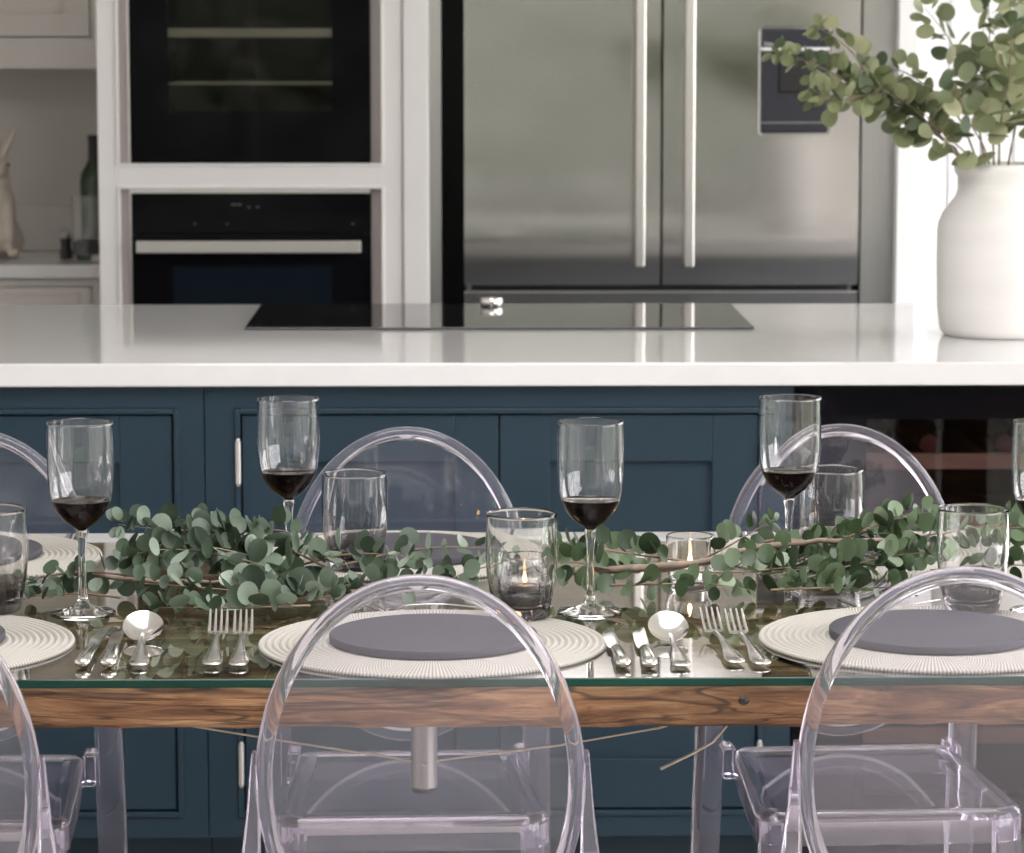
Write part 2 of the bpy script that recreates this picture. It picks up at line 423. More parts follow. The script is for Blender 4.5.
obj('rack', rack(.183, .004), MT['satin'], t)
bm = bx(-.26, .26, .43, .55, .02, .58); obj('casing', bm, MT['black'], t)

# lower oven
t = thing('wall_oven', 'lower black glass oven with a long steel handle', 'oven', (-.474, YT + .012, .50))
obj('top_trim', bx(-W, W, -.001, .02, .585, .5985), MT['satin'], t)
obj('side_trim', bx(-W - .004, -W, -.003, .02, 0, .5985), MT['satin'], t)
cp = obj('control_panel', bx(-W, W, 0, .02, .492, .584, bev=.002), MT['blackg'], t)
dsp = obj('display', bx(-.09, .04, -.001, .001, .53, .57), MT['blackg'], t)
bm = nb()
for i, (x, w) in enumerate(((-.046, .012), (-.032, .010), (-.008, .006), (.012, .007))):
    box(bm, x, x + w, -.0018, -.0008, .556 - (i > 1) * .006, .561 - (i > 1) * .006)
obj('display_mark', bm, MT['mark'], dsp)
for x in (-.13, -.055, .235):
    obj('touch_key', lathe(nb(), [(0, 0), (.003, 0), (.003, .001), (0, .001)], 10), MT['mark'], cp, loc=(x, -.0012, .514)).rotation_euler = (R(90), 0, 0)
dr = obj('oven_door', bx(-W, W, 0, .02, .01, .489, bev=.002), MT['blackg'], t)
obj('door_window', bx(-.182, .185, -.0015, .001, .06, .415), MT['bluewin'], dr)
h = obj('handle', bx(-.262, .255, -.045, -.032, .449, .477, bev=.002), MT['satin'], t)
for x in (-.235, .228): obj('handle_post', bx(x - .008, x + .008, -.032, 0, .455, .471), MT['satin'], h)
obj('casing', bx(-.26, .26, .02, .55, .02, .58), MT['black'], t)

# ---------------------------------------------------------------- fridge
t = thing('fridge', 'large brushed steel French door fridge with long bar handles', 'fridge', (.475, 7.40, 0))
def door_bm(x0, x1, z0, z1, bulge):
    bm = nb(); n = 14
    top = []
    prof = [(x0 + (x1 - x0) * i / n, -bulge * (1 - (2 * i / n - 1) ** 2)) for i in range(n + 1)]
    loop = [(x, y) for x, y in prof] + [(x1, .06), (x0, .06)]
    loft(bm, [[(x, y, z0) for x, y in loop], [(x, y, z0 + (z1 - z0) * .33) for x, y in loop], [(x, y, z0 + (z1 - z0) * .66) for x, y in loop], [(x, y, z1) for x, y in loop]])
    return bm
obj('body', bx(-.450, .450, .07, .76, .05, 1.83), MT['steel_side'], t)
obj('door', door_bm(-.4565, -.003, .872, 1.84, .004), MT['steel'], t, True, 30)
dR = obj('door', door_bm(.003, .4565, .872, 1.84, .004), MT['steel'], t, True, 30)
obj('freezer_drawer', door_bm(-.4565, .4565, .46, .854, .004), MT['steel'], t, True, 30)
obj('freezer_drawer', door_bm(-.4565, .4565, .06, .452, .004), MT['steel'], t, True, 30)
obj('drawer_lip', bx(-.4565, .4565, -.006, .01, .8545, .858), MT['satin'], t)
obj('seal', bx(-.44, .44, .05, .075, .1, 1.82), MT['rubber'], t)
for x in (-.052, .061):
    h = obj('handle', bx(x - .011, x + .011, -.060, -.046, .918, 1.70, bev=.003), MT['satin'], t)
    for z in (.965, 1.50): obj('handle_post', bx(x - .009, x + .009, -.047, 0, z - .03, z + .03), MT['steel_side'], h)
d = obj('dispenser', bx(.226, .384, -.008, .01, 1.222, 1.462, bev=.007, seg=3), MT['dispenser'], dR)
obj('dispenser_rim', (lambda b: (box(b, .222, .388, -.0055, .0, 1.218, 1.466, bev=.009), b)[-1])(nb()), MT['satin'], dR)
obj('dispenser_bar', bx(.226, .384, -.012, -.006, 1.412, 1.419), MT['print'], dR)
obj('dispenser_lever', bx(.268, .35, -.0125, -.007, 1.315, 1.405, bev=.003), MT['black'], dR)
obj('drip_ledge', bx(.229, .381, -.0115, -.007, 1.2455, 1.248), MT['steel_side'], dR)
tx = bpy.data.curves.new('lettering', 'FONT'); tx.body = 'Fisher&Paykel'; tx.size = .0098; tx.extrude = .0003
tx.materials.append(MT['print'])
tmp = bpy.data.objects.new('tmp_text', tx); COL.objects.link(tmp)
bpy.context.view_layer.update()
lm = bpy.data.meshes.new_from_object(tmp.evaluated_get(bpy.context.evaluated_depsgraph_get()))
bpy.data.objects.remove(tmp)
to = bpy.data.objects.new('lettering', lm); COL.objects.link(to); to.parent = dR
to.location = (.234, -.0092, 1.424); to.rotation_euler = (R(90), 0, 0)

t = thing('fridge_housing', 'grey steel side panels of the niche around the fridge', 'panel', (0, 0, 0))
obj('side_panel', bx(-.061, -.034, 7.41, 8.15, 0, 1.95), MT['steel_side'], t)
obj('back_panel', bx(-.033, .940, 8.165, 8.185, 0, 1.95), MT['black'], t)  # black sheet stands in for the shade deep in the fridge gap
obj('side_panel', bx(.942, 1.016, 7.44, 7.46, 0, 1.95), MT['steel_side'], t)
obj('top_panel', bx(-.061, 1.016, 7.44, 8.1, 1.95, 1.97), MT['white'], t)

# ---------------------------------------------------------------- left niche
t = thing('wall_cabinet', 'greige wall cabinet above the left worktop', 'cabinet', (0, 0, 0))
obj('body', bx(-1.62, -.826, 7.87, 8.2, 1.366, 2.3), MT['greige'], t)
obj('face_frame', (lambda b: (box(b, -1.62, -.826, 7.845, 7.87, 1.366, 1.440), box(b, -.885, -.826, 7.845, 7.87, 1.440, 2.3), box(b, -1.62, -1.56, 7.845, 7.87, 1.440, 2.3), b)[-1])(nb()), MT['greige'], t)
dr = obj('door', bx(-1.557, -.888, 7.848, 7.868, 1.443, 2.29, bev=.003), MT['greige'], t)
bead(-1.49, -.955, 1.50, 2.22, 7.848, .008, .004, MT['greige'], dr, 'panel_bead')
t = thing('base_cabinet', 'greige base cabinet left of the oven tower', 'cabinet', (0, 0, 0))
obj('body', bx(-1.62, -.826, 7.72, 8.19, .1, .868), MT['greige'], t)
obj('face_frame', (lambda b: (box(b, -1.62, -.826, 7.70, 7.72, .848, .868), box(b, -.875, -.826, 7.70, 7.72, .1, .848), b)[-1])(nb()), MT['greige'], t)
d = obj('drawer', bx(-1.60, -.878, 7.703, 7.719, .66, .845, bev=.003), MT['greige'], t)
bead(-1.55, -.905, .69, .830, 7.703, .006, .003, MT['greige'], d, 'panel_bead')
obj('door', bx(-1.60, -.878, 7.703, 7.719, .12, .654, bev=.003), MT['greige'], t)
obj('plinth', bx(-1.62, -.826, 7.76, 8.19, 0, .1), MT['greige'], t)
tag(obj('worktop', bx(-1.62, -.8255, 7.672, 8.199, .8685, .90, bev=.003), MT['quartz']), 'pale stone worktop in the left niche', 'worktop')
tag(obj('upstand', bx(-1.62, -.8255, 8.175, 8.1995, .9005, 1.015, bev=.002), MT['greige']), 'low upstand along the back of the left worktop', 'upstand')

# hare ornament: one continuous sculpted body
t = thing('hare_ornament', 'cream ceramic hare sitting upright on the left worktop', 'ornament', (-1.140, 7.98, .90), R(14))
bm = nb()
def ell(cx, cy, cz, rx, ry, rz, ax=0, ay=0):
    bmesh.ops.create_uvsphere(bm, u_segments=20, v_segments=14, radius=1.0,
        matrix=Matrix.Translation((cx, cy, cz)) @ Matrix.Rotation(ay, 4, 'Y') @ Matrix.Rotation(ax, 4, 'X') @ Matrix.Diagonal((rx, ry, rz, 1)))
ell(0, 0, .055, .058, .066, .056); ell(0, -.004, .12, .047, .05, .075); ell(0, -.012, .18, .034, .034, .05)
ell(0, -.028, .222, .028, .036, .028); ell(0, -.058, .214, .017, .02, .016)
ell(.026, .0, .272, .011, .014, .052, R(-8), R(27)); ell(-.018, .0, .268, .010, .014, .046, R(-10), R(-14))
ell(.022, -.05, .08, .015, .017, .06); ell(-.022, -.05, .08, .015, .017, .06)
ell(.03, -.07, .012, .016, .03, .012); ell(-.03, -.07, .012, .016, .03, .012); ell(.045, .02, .04, .022, .045, .038); ell(-.045, .02, .04, .022, .045, .038)
ell(0, .068, .03, .02, .018, .02)
hb = obj('body', bm, MT['hare'], t, True)
rm = hb.modifiers.new('merge', 'REMESH'); rm.mode = 'VOXEL'; rm.voxel_size = .004; rm.use_smooth_shade = True
sm = hb.modifiers.new('soft', 'SMOOTH'); sm.factor = .5; sm.iterations = 4
for sx in (-1, 1):
    b2 = nb(); bmesh.ops.create_uvsphere(b2, u_segments=10, v_segments=8, radius=.0045)
    obj('eye', b2, MT['black'], t, True, loc=(sx * .0235, -.045, .229))

BOTTLE = [(0, .002), (.030, 0), (.036, .004), (.037, .02), (.037, .185), (.034, .205), (.022, .225), (.0145, .24), (.014, .285), (.0155, .287), (.0155, .298), (.0135, .30), (0, .30)]
t = thing('wine_bottle', 'dark green wine bottle half hidden behind the oven tower', 'bottle', (-.900, 8.0, .90))
obj('glass_body', lathe(nb(), BOTTLE, 28), MT['bottle'], t, True, 40)
obj('neck_foil', lathe(nb(), [(.0150, .232), (.0155, .285), (.0165, .288), (.0165, .300), (0, .3008)], 24), MT['foil'], t, True, 40)
t = thing('drinking_glass', 'tall clear glass with dark contents before the green bottle', 'glass', (-.905, 7.86, .90))
obj('glass_body', lathe(nb(), [(0, 0), (.033, 0), (.036, .01), (.038, .155), (.0365, .155), (.0345, .014), (0, .012)], 28), MT['clear'], t, True, 40)
obj('contents', lathe(nb(), [(0, .0125), (.0344, .0145), (.035, .045), (.02, .052), (0, .05)], 24), MT['foil'], t, True, 40)
t = thing('pepper_mill', 'small dark mill with a pale cap at the foot of the tall glass', 'mill', (-.962, 7.90, .90))
obj('body', lathe(nb(), [(0, 0), (.015, 0), (.016, .01), (.012, .03), (.0145, .05), (0, .05)], 20), MT['foil'], t, True, 40)
obj('cap', lathe(nb(), [(.013, .0503), (.015, .058), (.008, .066), (0, .067)], 20), MT['satin'], t, True, 40)

# ---------------------------------------------------------------- island
YI = 5.305
tag(obj('worktop', bx(-1.75, 1.75, 5.281, 6.437, .871, .910, bev=.003), MT['quartz']), 'white quartz worktop of the navy island', 'worktop')

def shaker(parent, x0, x1, z0, z1, y, px0, px1, pz0, pz1, m):
    d = obj('door', (lambda b: (box(b, x0, px0, y, y + .022, z0, z1, bev=.0015), box(b, px1, x1, y, y + .022, z0, z1, bev=.0015),
             box(b, px0, px1, y, y + .022, z0, pz0, bev=.0015), box(b, px0, px1, y, y + .022, pz1, z1, bev=.0015), b)[-1])(nb()), m, parent)
    obj('door_panel', bx(px0 - .003, px1 + .003, y + .011, y + .019, pz0 - .003, pz1 + .003), m, d)
    return d
def hinge(parent, x, z0, z1):
    bm = lathe(nb(), [(0, -.004), (.003, -.003), (.0035, 0), (.0052, .001), (.0052, z1 - z0 - .001), (.0035, z1 - z0), (.003, z1 - z0 + .003), (0, z1 - z0 + .004)], 12)
    obj('hinge', bm, MT['satin'], parent, True, 40, loc=(x, YI - .005, z0))
def carcass(parent, x0, x1):
    obj('carcass', bx(x0, x1, YI + .024, 6.36, .10, .869), MT['navy'], parent)
    obj('plinth', bx(x0, x1, YI + .06, 6.30, 0, .0995), MT['navy'], parent)
    obj('back_panel', bx(x0 + .003, x1 - .003, 6.36, 6.38, .11, .866, bev=.002), MT['bluegrey'], parent)  # unseen paler back, added to lighten its reflection in the fridge
N = MT['navy']
# left unit
t = thing('island_cabinet', 'navy shaker island cabinet at the left, one door in view', 'cabinet')
carcass(t, -1.72, -.4215)
obj('frame', (lambda b: (box(b, -1.72, -.4215, YI, YI + .022, .833, .869), box(b, -1.72, -.4215, YI, YI + .022, .10, .135), box(b, -.463, -.4215, YI, YI + .022, .135, .833), box(b, -1.72, -1.05, YI, YI + .022, .135, .833), b)[-1])(nb()), N, t)
bead(-1.048, -.4625, .136, .832, YI, .009, .005, N, t)
shaker(t, -1.036, -.4755, .148, .820, YI + .002, -.955, -.563, .233, .741, N)
# middle unit
t = thing('island_cabinet', 'navy shaker island cabinet with two doors behind the middle chair', 'cabinet')
carcass(t, -.4195, .564)
obj('frame', (lambda b: (box(b, -.4195, .564, YI, YI + .022, .833, .869), box(b, -.4195, .564, YI, YI + .022, .10, .135), box(b, -.4195, -.371, YI, YI + .022, .135, .833), box(b, .518, .564, YI, YI + .022, .135, .833), b)[-1])(nb()), N, t)
bead(-.370, .517, .136, .832, YI, .009, .005, N, t)
d1 = shaker(t, -.358, .0695, .148, .820, YI + .002, -.283, -.003, .233, .741, N)
d2 = shaker(t, .0725, .505, .148, .820, YI + .002, .156, .428, .233, .741, N)
for z0, z1 in ((.705, .779), (.191, .263)):
    hinge(t, -.3645, z0, z1); hinge(t, .5115, z0, z1)
# end unit
t = thing('island_cabinet', 'navy island end cabinet right of the wine cooler', 'cabinet')
carcass(t, 1.168, 1.72)
obj('frame', bx(1.168, 1.72, YI, YI + .022, .10, .869), N, t)
# wine cooler
t = thing('wine_cooler', 'black built-in wine cooler with glass door in the island', 'wine cooler', (.866, YI, 0))
bm = nb()
box(bm, -.300, -.285, .03, .58, .10, .869); box(bm, .285, .300, .03, .58, .10, .869); box(bm, -.285, .285, .56, .58, .10, .869)
box(bm, -.285, .285, .03, .56, .10, .13); box(bm, -.285, .285, .03, .56, .84, .869)
obj('cabinet_body', bm, MT['cavity'], t)
bm = nb()
box(bm, -.300, -.180, -.004, .026, .10, .867); box(bm, .240, .300, -.004, .026, .10, .867); box(bm, -.180, .240, -.004, .026, .812, .867); box(bm, -.180, .240, -.004, .026, .10, .17)
obj('door_frame', bm, MT['blackg'], t)
obj('door_glass', bx(-.180, .240, .002, .008, .17, .812), MT['coolglass'], t)
for i in range(5):
    z = .728 - i * .118
    s = obj('shelf', bx(-.27, .27, .04, .52, z - .004, z), MT['black'], t)
    obj('shelf_front', bx(-.27, .27, .032, .05, z - .006, z + .021, bev=.003), MT['shelfwood'], s)
obj('back_carcass', bx(-.300, .300, .60, 1.055, .1, .869), N, t)
obj('back_panel', bx(-.297, .297, 1.055, 1.075, .11, .866, bev=.002), MT['bluegrey'], t)  # unseen like the cabinet backs, pale for the fridge reflection
bproto = None
for i, x in enumerate((.72, .80, .93, 1.01)):
    lab = ['dark wine bottle lying at the left of the cooler top shelf', 'dark wine bottle lying second from left in the wine cooler',
           'dark wine bottle lying third from left in the wine cooler', 'dark wine bottle lying at the right of the cooler top shelf'][i]
    if bproto is None:
        bproto = thing('wine_bottle', lab, 'bottle', (x, YI + .36, .762), group='bottles lying in the wine cooler')
        a = obj('glass_body', lathe(nb(), [(r * .9, z) for r, z in BOTTLE], 20), MT['bottle'], bproto, True, 40); a.rotation_euler = (R(90), 0, 0)
        b = obj('neck_foil', lathe(nb(), [(.0145, .235), (.0150, .29), (.0155, .3005), (0, .3012)], 20), MT['redfoil'], bproto, True, 40); b.rotation_euler = (R(90), 0, 0)
    else: dup(bproto, lab, (x, YI + .36, .762))

# hob
t = thing('induction_hob', 'wide black glass induction hob set on the white worktop', 'hob', (.080, 6.135, .9102))
obj('glass_surface', (lambda b: (box(b, -.470, .470, -.260, .260, 0, .0045, bev=.0015), b)[-1])(nb()), MT['hobg'], t)
obj('control_knob', lathe(nb(), [(0, .0046), (.021, .0046), (.0225, .008), (.0225, .018), (.021, .021), (0, .0215)], 28), MT['chrome'], t, True, 40, loc=(-.010, .195, 0))

# ---------------------------------------------------------------- vase
VX, VY = .990, 5.765
t = thing('stoneware_vase', 'large white stoneware jar holding eucalyptus on the island', 'vase', (VX, VY, .9102))
VP = [(0, 0), (.102, 0), (.109, .003), (.114, .015), (.119, .06), (.1205, .13), (.1205, .188), (.1185, .204), (.111, .221), (.099, .237), (.089, .250), (.0845, .264), (.085, .286), (.091, .297), (.092, .306), (.088, .310), (.079, .304), (.078, .265), (.09, .235), (.11, .19), (.112, .10), (.10, .02), (0, .015)]
obj('jar', lathe(nb(), VP, 56), MT['stone'], t, True, 60)

# ---------------------------------------------------------------- table
TX0, TX1, TY0, TY1 = -1.15, 1.15, 3.411, 4.430
t = thing('dining_table', 'long dining table with a glass sheet on a rustic wooden slab', 'table', (0, 0, 0))
bm = bx(TX0, TX1, TY0, TY1, .7502, .760, bev=.0012, seg=1)
g = obj('glass_top', bm, [MT['tableglass'], MT['edgeglass']], t)
for p in g.data.polygons:
    if abs(p.normal.z) < .9: p.material_index = 1
def slab():
    bm = nb(); n = 230; secs = []
    for i in range(n + 1):
        x = TX0 + .01 + (TX1 - TX0 - .02) * i / n
        w = noise.noise(Vector((x * 3.1, 1.7, 0))) * .004 + noise.noise(Vector((x * 13, 4.2, 0))) * .002
        q = noise.noise(Vector((x * 5.1, 9.7, 0))) * .003 + noise.noise(Vector((x * 23, 2.2, 0))) * .0016
        f = TY0 + .006; b = TY1 - .006
        def nz(k): return noise.noise(Vector((x * 9, k * 2.3, 5))) * .003
        prof = [(f + .004, .7500), (f + nz(1), .744), (f - .001 + nz(2), .735), (f + nz(3), .726), (f + .001 + nz(4), .717), (f + .004 + nz(5), .7085 + w), (f + .010, .7030 + q * 1.6),
                (f + .06, .7035), (b - .06, .7035), (b - .004 + w, .709), (b + w, .73), (b - .004, .7500)]
        secs.append([(x, y, z) for y, z in prof])
    return loft(bm, secs)
obj('wooden_slab', slab(), MT['wood'], t, True, 35)
for sx in (-1, 1):
    for y in (3.58, 4.26):
        obj('leg', bx(sx * 1.02 - .04, sx * 1.02 + .04, y - .04, y + .04, 0, .704, bev=.004), MT['wood'], t)
bp = obj('steel_post', lathe(nb(), [(0, .594), (.0135, .594), (.0152, .596), (.0152, .704), (0, .704)], 24), MT['darksteel'], t, True, 40, loc=(-.038, 3.60, 0))
obj('post_cap', lathe(nb(), [(0, .589), (.0125, .589), (.014, .591), (.014, .594), (0, .594)], 24), MT['rubber'], bp, True, 40)
obj('knot', (lambda b: (bmesh.ops.create_icosphere(b, subdivisions=2, radius=1, matrix=Matrix.Translation((.312, TY0 + .006, .733)) @ Matrix.Diagonal((.006, .003, .005, 1))), b)[-1])(nb()), MT['foil'], t, True)
obj('twine', tube(nb(), [(-.44, 3.60, .7036), (-.317, 3.60, .669), (-.18, 3.60, .646), (-.054, 3.597, .6265), (-.038, 3.583, .624), (-.020, 3.597, .6265), (.118, 3.60, .643), (.233, 3.60, .663), (.38, 3.60, .7036)], .0013, 6), MT['wire'], t, True)
tag(obj('loose_twig', tube(nb(), [(.227, 3.50, .638), (.262, 3.50, .655), (.285, 3.50, .668), (.315, 3.50, .7036)], [.0020, .0016, .0015, .0013], 6), MT['wire'], None, True), 'short pale stalk poking down from the table edge', 'stalk')

# ---------------------------------------------------------------- chairs
def make_chair():
    t = thing('ghost_chair', 'x', 'chair', group='clear polycarbonate chairs around the table')
    A, B, CZ = .166, .216, .668
    def bp(th, s=1.0, dy=0.0):
        x = A * math.cos(th) * s; z = B * math.sin(th) * s
        return Vector((x, -.222 - z * .09 + dy, CZ + z))
    n = 72; secs = []
    for i in range(n):
        th = 2 * math.pi * i / n; c = bp(th)
        out = Vector((math.cos(th) / A, 0, math.sin(th) / B)).normalized()
        w, d = .0092, .0108
        sec = []
        for k in range(10):
            a = 2 * math.pi * k / 10
            ca, sa = math.cos(a), math.sin(a)
            ca = math.copysign(abs(ca) ** .7, ca); sa = math.copysign(abs(sa) ** .7, sa)
            sec.append(c + out * w * ca + Vector((0, d * sa, 0)))
        secs.append(sec)
    obj('back_frame', loft(nb(), secs, cap=False, closed=True), MT['poly'], t, True)
    bm = nb()      # thin oval sheet, front and back faces
    s = .952; fr = [bm.verts.new(bp(2 * math.pi * i / n, s, .0025)) for i in range(n)]; bk = [bm.verts.new(bp(2 * math.pi * i / n, s, -.0025)) for i in range(n)]
    bm.faces.new(fr); bm.faces.new(list(reversed(bk)))
    for i in range(n):
        j = (i + 1) % n; bm.faces.new((fr[i], bk[i], bk[j], fr[j]))
    obj('backrest', bm, MT['polysheet'], t)
    # seat: shallow upturned tray, slightly dished, with rounded corners
    def outline(off, z, yoff=0):
        pts = []
        corners = [(-.160, -.195, .03), (.160, -.195, .03), (.180, .215, .045), (-.180, .215, .045)]
        cen = [R(225), R(315), R(45), R(135)]
        for (x, y, r), a0 in zip(corners, cen):
            cx = x - math.copysign(r, x); cy = y - math.copysign(r, y)
            for k in range(6):
                a = a0 + R(-45 + 90 * k / 5)
                pts.append((cx + (r - off) * math.cos(a), cy + (r - off) * math.sin(a), z))
        return pts
    bm = nb()
    secs = [outline(0, 0.3880), outline(0, 0.4210), outline(.003, 0.4280), outline(.008, 0.4315), outline(.022, 0.4300), outline(.03, 0.4285)]
    loft(bm, secs, cap=False)
    bm.verts.ensure_lookup_table(); nn = len(secs[0])
    bm.faces.new(bm.verts[-nn:])
    inner = [outline(.006, 0.3880), outline(.006, 0.4180), outline(.03, 0.4205)]
    st = len(bm.verts); loft(bm, inner, cap=False); bm.verts.ensure_lookup_table()
    bm.faces.new(list(reversed(bm.verts[-nn:])))
    a = bm.verts[0:nn]; b = bm.verts[st:st + nn]
    for i in range(nn):
        j = (i + 1) % nn; bm.faces.new((a[i], b[i], b[j], a[j]))
    seat = obj('seat', bm, [MT['poly'], MT['seatsheet']], t, True, 50)
    for p in seat.data.polygons:
        if len(p.vertices) > 8: p.material_index = 1
    for sx in (-1, 1):
        def rect(c, wx, wy):
            x, y, z = c; b = .25
            return [(x - wx, y - wy * (1 - b), z), (x - wx * (1 - b), y - wy, z), (x + wx * (1 - b), y - wy, z), (x + wx, y - wy * (1 - b), z),
                    (x + wx, y + wy * (1 - b), z), (x + wx * (1 - b), y + wy, z), (x - wx * (1 - b), y + wy, z), (x - wx, y + wy * (1 - b), z)]
        path = [((sx * .194, -.285, 0), .013, .013), ((sx * .191, -.272, .15), .018, .015), ((sx * .188, -.252, .32), .020, .016), ((sx * .187, -.235, .45), .019, .015),
                ((sx * .182, -.2275, .55), .013, .013), ((sx * .1775, -.2255, .63), .007, .011), ((sx * .1755, -.2255, .70), .003, .008)]
        obj('leg', loft(nb(), [rect(*p) for p in path]), MT['poly'], t, True, 40)
        path = [((sx * .172, .205, 0), .010, .010), ((sx * .165, .196, .2), .014, .014), ((sx * .158, .186, .36), .017, .017), ((sx * .157, .184, .418), .017, .017)]
        obj('leg', loft(nb(), [rect(*p) for p in path]), MT['poly'], t, True, 40)
        obj('bracket', bx(min(sx * .154, sx * .174), max(sx * .154, sx * .174), -.238, -.180, .385, .430, bev=.004), MT['poly'], t)
    return t
ch = make_chair()
ch['label'] = 'clear plastic chair at the near middle place, its round back seen from behind'
ch.location = (-.039, 3.545, 0); ch.rotation_euler = (0, 0, R(0))
dup(ch, 'clear plastic chair at the near right place, in front of the wine cooler', (.546, 3.585, 0), R(-1.5))
dup(ch, 'clear plastic chair at the near left picture edge', (-.616, 3.525, 0), R(1))
dup(ch, 'clear plastic chair on the far side of the table at the middle place', (-.064, 4.318, 0), R(182))
dup(ch, 'clear plastic chair on the far side of the table by the wine cooler', (.566, 4.340, 0), R(183))
dup(ch, 'clear plastic chair on the far side of the table at the left edge', (-.690, 4.300, 0), R(180))

# ---------------------------------------------------------------- placemats and slates
def make_mat():
    prof = [(0, .0015)]; n = 25; w = .2 / n
    for i in range(n):
        for k, h in ((0.03, .0002), (.2, .0036), (.5, .0048), (.8, .0036), (.97, .0002)): prof.append(((i + k) * w, h))
    prof += [(.1985, .0003), (0, .0003)]
    return mesh_of('placemat', lathe(nb(), prof, 72), MT['weave'], True)
MATM = make_mat()
SLM = mesh_of('slate_board', lathe(nb(), [(0, 0), (.1175, 0), (.1190, .0012), (.1190, .0080), (.1180, .0092), (0, .0094)], 64), MT['slate'], True, 40)
SPOTS = [(-.028, 3.605, 'at the near middle place'), (.547, 3.622, 'at the near right place'), (-.637, 3.608, 'at the near left edge'),
         (-.070, 4.222, 'at the far middle place'), (.545, 4.225, 'at the far right place'), (-.672, 4.215, 'at the far left edge')]
for i, (x, y, w) in enumerate(SPOTS):
    o = obj('placemat', MATM, None, None, loc=(x, y, .7601)); o.rotation_euler.z = i * 1.1
    tag(o, 'round cream woven cord placemat ' + w, 'placemat', 'round woven placemats on the glass table')
    o = obj('slate_board', SLM, None, None, loc=(x + .001, y, .7652)); o.rotation_euler.z = i * .7
    tag(o, 'round dark slate board ' + w, 'slate', 'round slate boards on the placemats')

# ---------------------------------------------------------------- cutlery
def ell_sec(c, wx, wz, n=10): return [(c[0] + wx * math.cos(2 * math.pi * k / n), c[1], c[2] + wz * math.sin(2 * math.pi * k / n)) for k in range(n)]
def handle_bm():
    sec = [((0, .000, .0040), .002, 0.0009), ((0, .002, .0042), .0072, 0.0017), ((0, .008, .0044), .0106, 0.0020), ((0, .020, .0050), .0112, 0.0019), ((0, .050, .0062), .0088, 0.0017),
           ((0, .090, .0080), .0048, 0.0014), ((0, .130, .0100), .0034, .0022), ((0, .152, .0100), .0036, .0020)]
    return loft(nb(), [ell_sec(*s) for s in sec])
def fork_head():
    bm = nb()
    sec = [((0, .150, .0100), .0036, .0012), ((0, .158, .0085), .0080, .0010), ((0, .165, .0075), .0112, .0009), ((0, .172, .0085), .0116, .0009)]
    loft(bm, [ell_sec(*s) for s in sec])
    for k in range(4):
        x = -.0099 + k * .0066
        pts = [((x, .171, .0084), .0019, .0009), ((x, .185, .0130), .0018, .0009), ((x, .200, .0200), .0016, .0009), ((x, .213, .0275), .0010, .0007)]
        loft(bm, [ell_sec(*s, n=8) for s in pts])
    return bm
def spoon_bowl():
    bm = nb(); nr, na = 6, 28; rings = []
    for side in (0, 1):
        rr = []
        for i in range(nr + 1):
            q = i / nr; ring = []
            for k in range(na if i else 1):
                a = 2 * math.pi * k / na
                u, v = q * math.cos(a) * .0235, q * math.sin(a) * .029
                z = .0150 + v * .42 - .0085 * (1 - q * q) - side * .0010 * (1 - .6 * q)
                ring.append(bm.verts.new((u, .180 + v, z)))
            rr.append(ring)
        rings.append(rr)
    for s, rr in enumerate(rings):
        for i in range(nr):
            a, b = rr[i], rr[i + 1]
            for k in range(na):
                j = (k + 1) % na
                bm.faces.new((a[0], b[k], b[j]) if i == 0 else (a[k], b[k], b[j], a[j]))
    a, b = rings[0][-1], rings[1][-1]
    for k in range(na):
        j = (k + 1) % na; bm.faces.new((a[k], b[k], b[j], a[j]))
    return bm
def knife_handle():
    sec = [((0, .000, .006), .004, .003), ((0, .003, .006), .0082, .0050), ((0, .012, .0064), .0092, .0056), ((0, .05, .0062), .0078, .0050), ((0, .092, .0062), .0066, .0042), ((0, .098, .0062), .0050, .0034)]
    return loft(nb(), [ell_sec(*s, n=12) for s in sec])
def knife_blade():
    bm = nb(); secs = []
    for y, wl, wr in ((.095, .004, .004), (.105, .0085, .006), (.15, .0095, .006), (.19, .0090, .006), (.208, .004, .006), (.214, -.002, .005)):
        secs.append([(-wl, y, .0050), (0, y, .0058), (wr, y, .0074), (wr, y, .0060), (0, y, .0046)])
    return loft(bm, secs)
HM = mesh_of('handle', handle_bm(), MT['chrome'], True, 50); FM = mesh_of('tines', fork_head(), MT['chrome'], True, 50)
SM = mesh_of('bowl', spoon_bowl(), MT['chrome'], True, 60)
KH = mesh_of('handle', knife_handle(), MT['chrome'], True, 50); KB = mesh_of('blade', knife_blade(), MT['chrome'], True, 30)
def cutlery(kind, x, y, rz, label):
    t = thing({'k': 'table_knife', 'f': 'dinner_fork', 's': 'soup_spoon'}[kind], label, {'k': 'knife', 'f': 'fork', 's': 'spoon'}[kind], (x, y, .7602), R(rz), 'polished steel cutlery between the placemats')
    if kind == 'k': obj('handle', KH, None, t); obj('blade', KB, None, t)
    else:
        obj('handle', HM, None, t)
        obj('tines' if kind == 'f' else 'bowl', FM if kind == 'f' else SM, None, t)
cutlery('k', -.413, 3.468, -1, 'steel knife nearest the left placemat'); cutlery('k', -.384, 3.468, 2, 'steel knife beside the left soup spoon')
cutlery('s', -.350, 3.468, 4, 'round steel soup spoon of the left cutlery group')
cutlery('f', -.270, 3.470, 2, 'left steel fork of the left cutlery group'); cutlery('f', -.241, 3.466, 2, 'right steel fork of the left cutlery group, beside the middle placemat')
cutlery('k', .183, 3.455, 2, 'steel knife nearest the middle placemat on its right'); cutlery('k', .212, 3.454, 0, 'steel knife beside the right soup spoon')
cutlery('s', .247, 3.454, 1, 'round steel soup spoon of the right cutlery group')
cutlery('f', .309, 3.472, 4, 'left steel fork of the right cutlery group'); cutlery('f', .337, 3.462, 4, 'right steel fork of the right cutlery group, beside the right placemat')

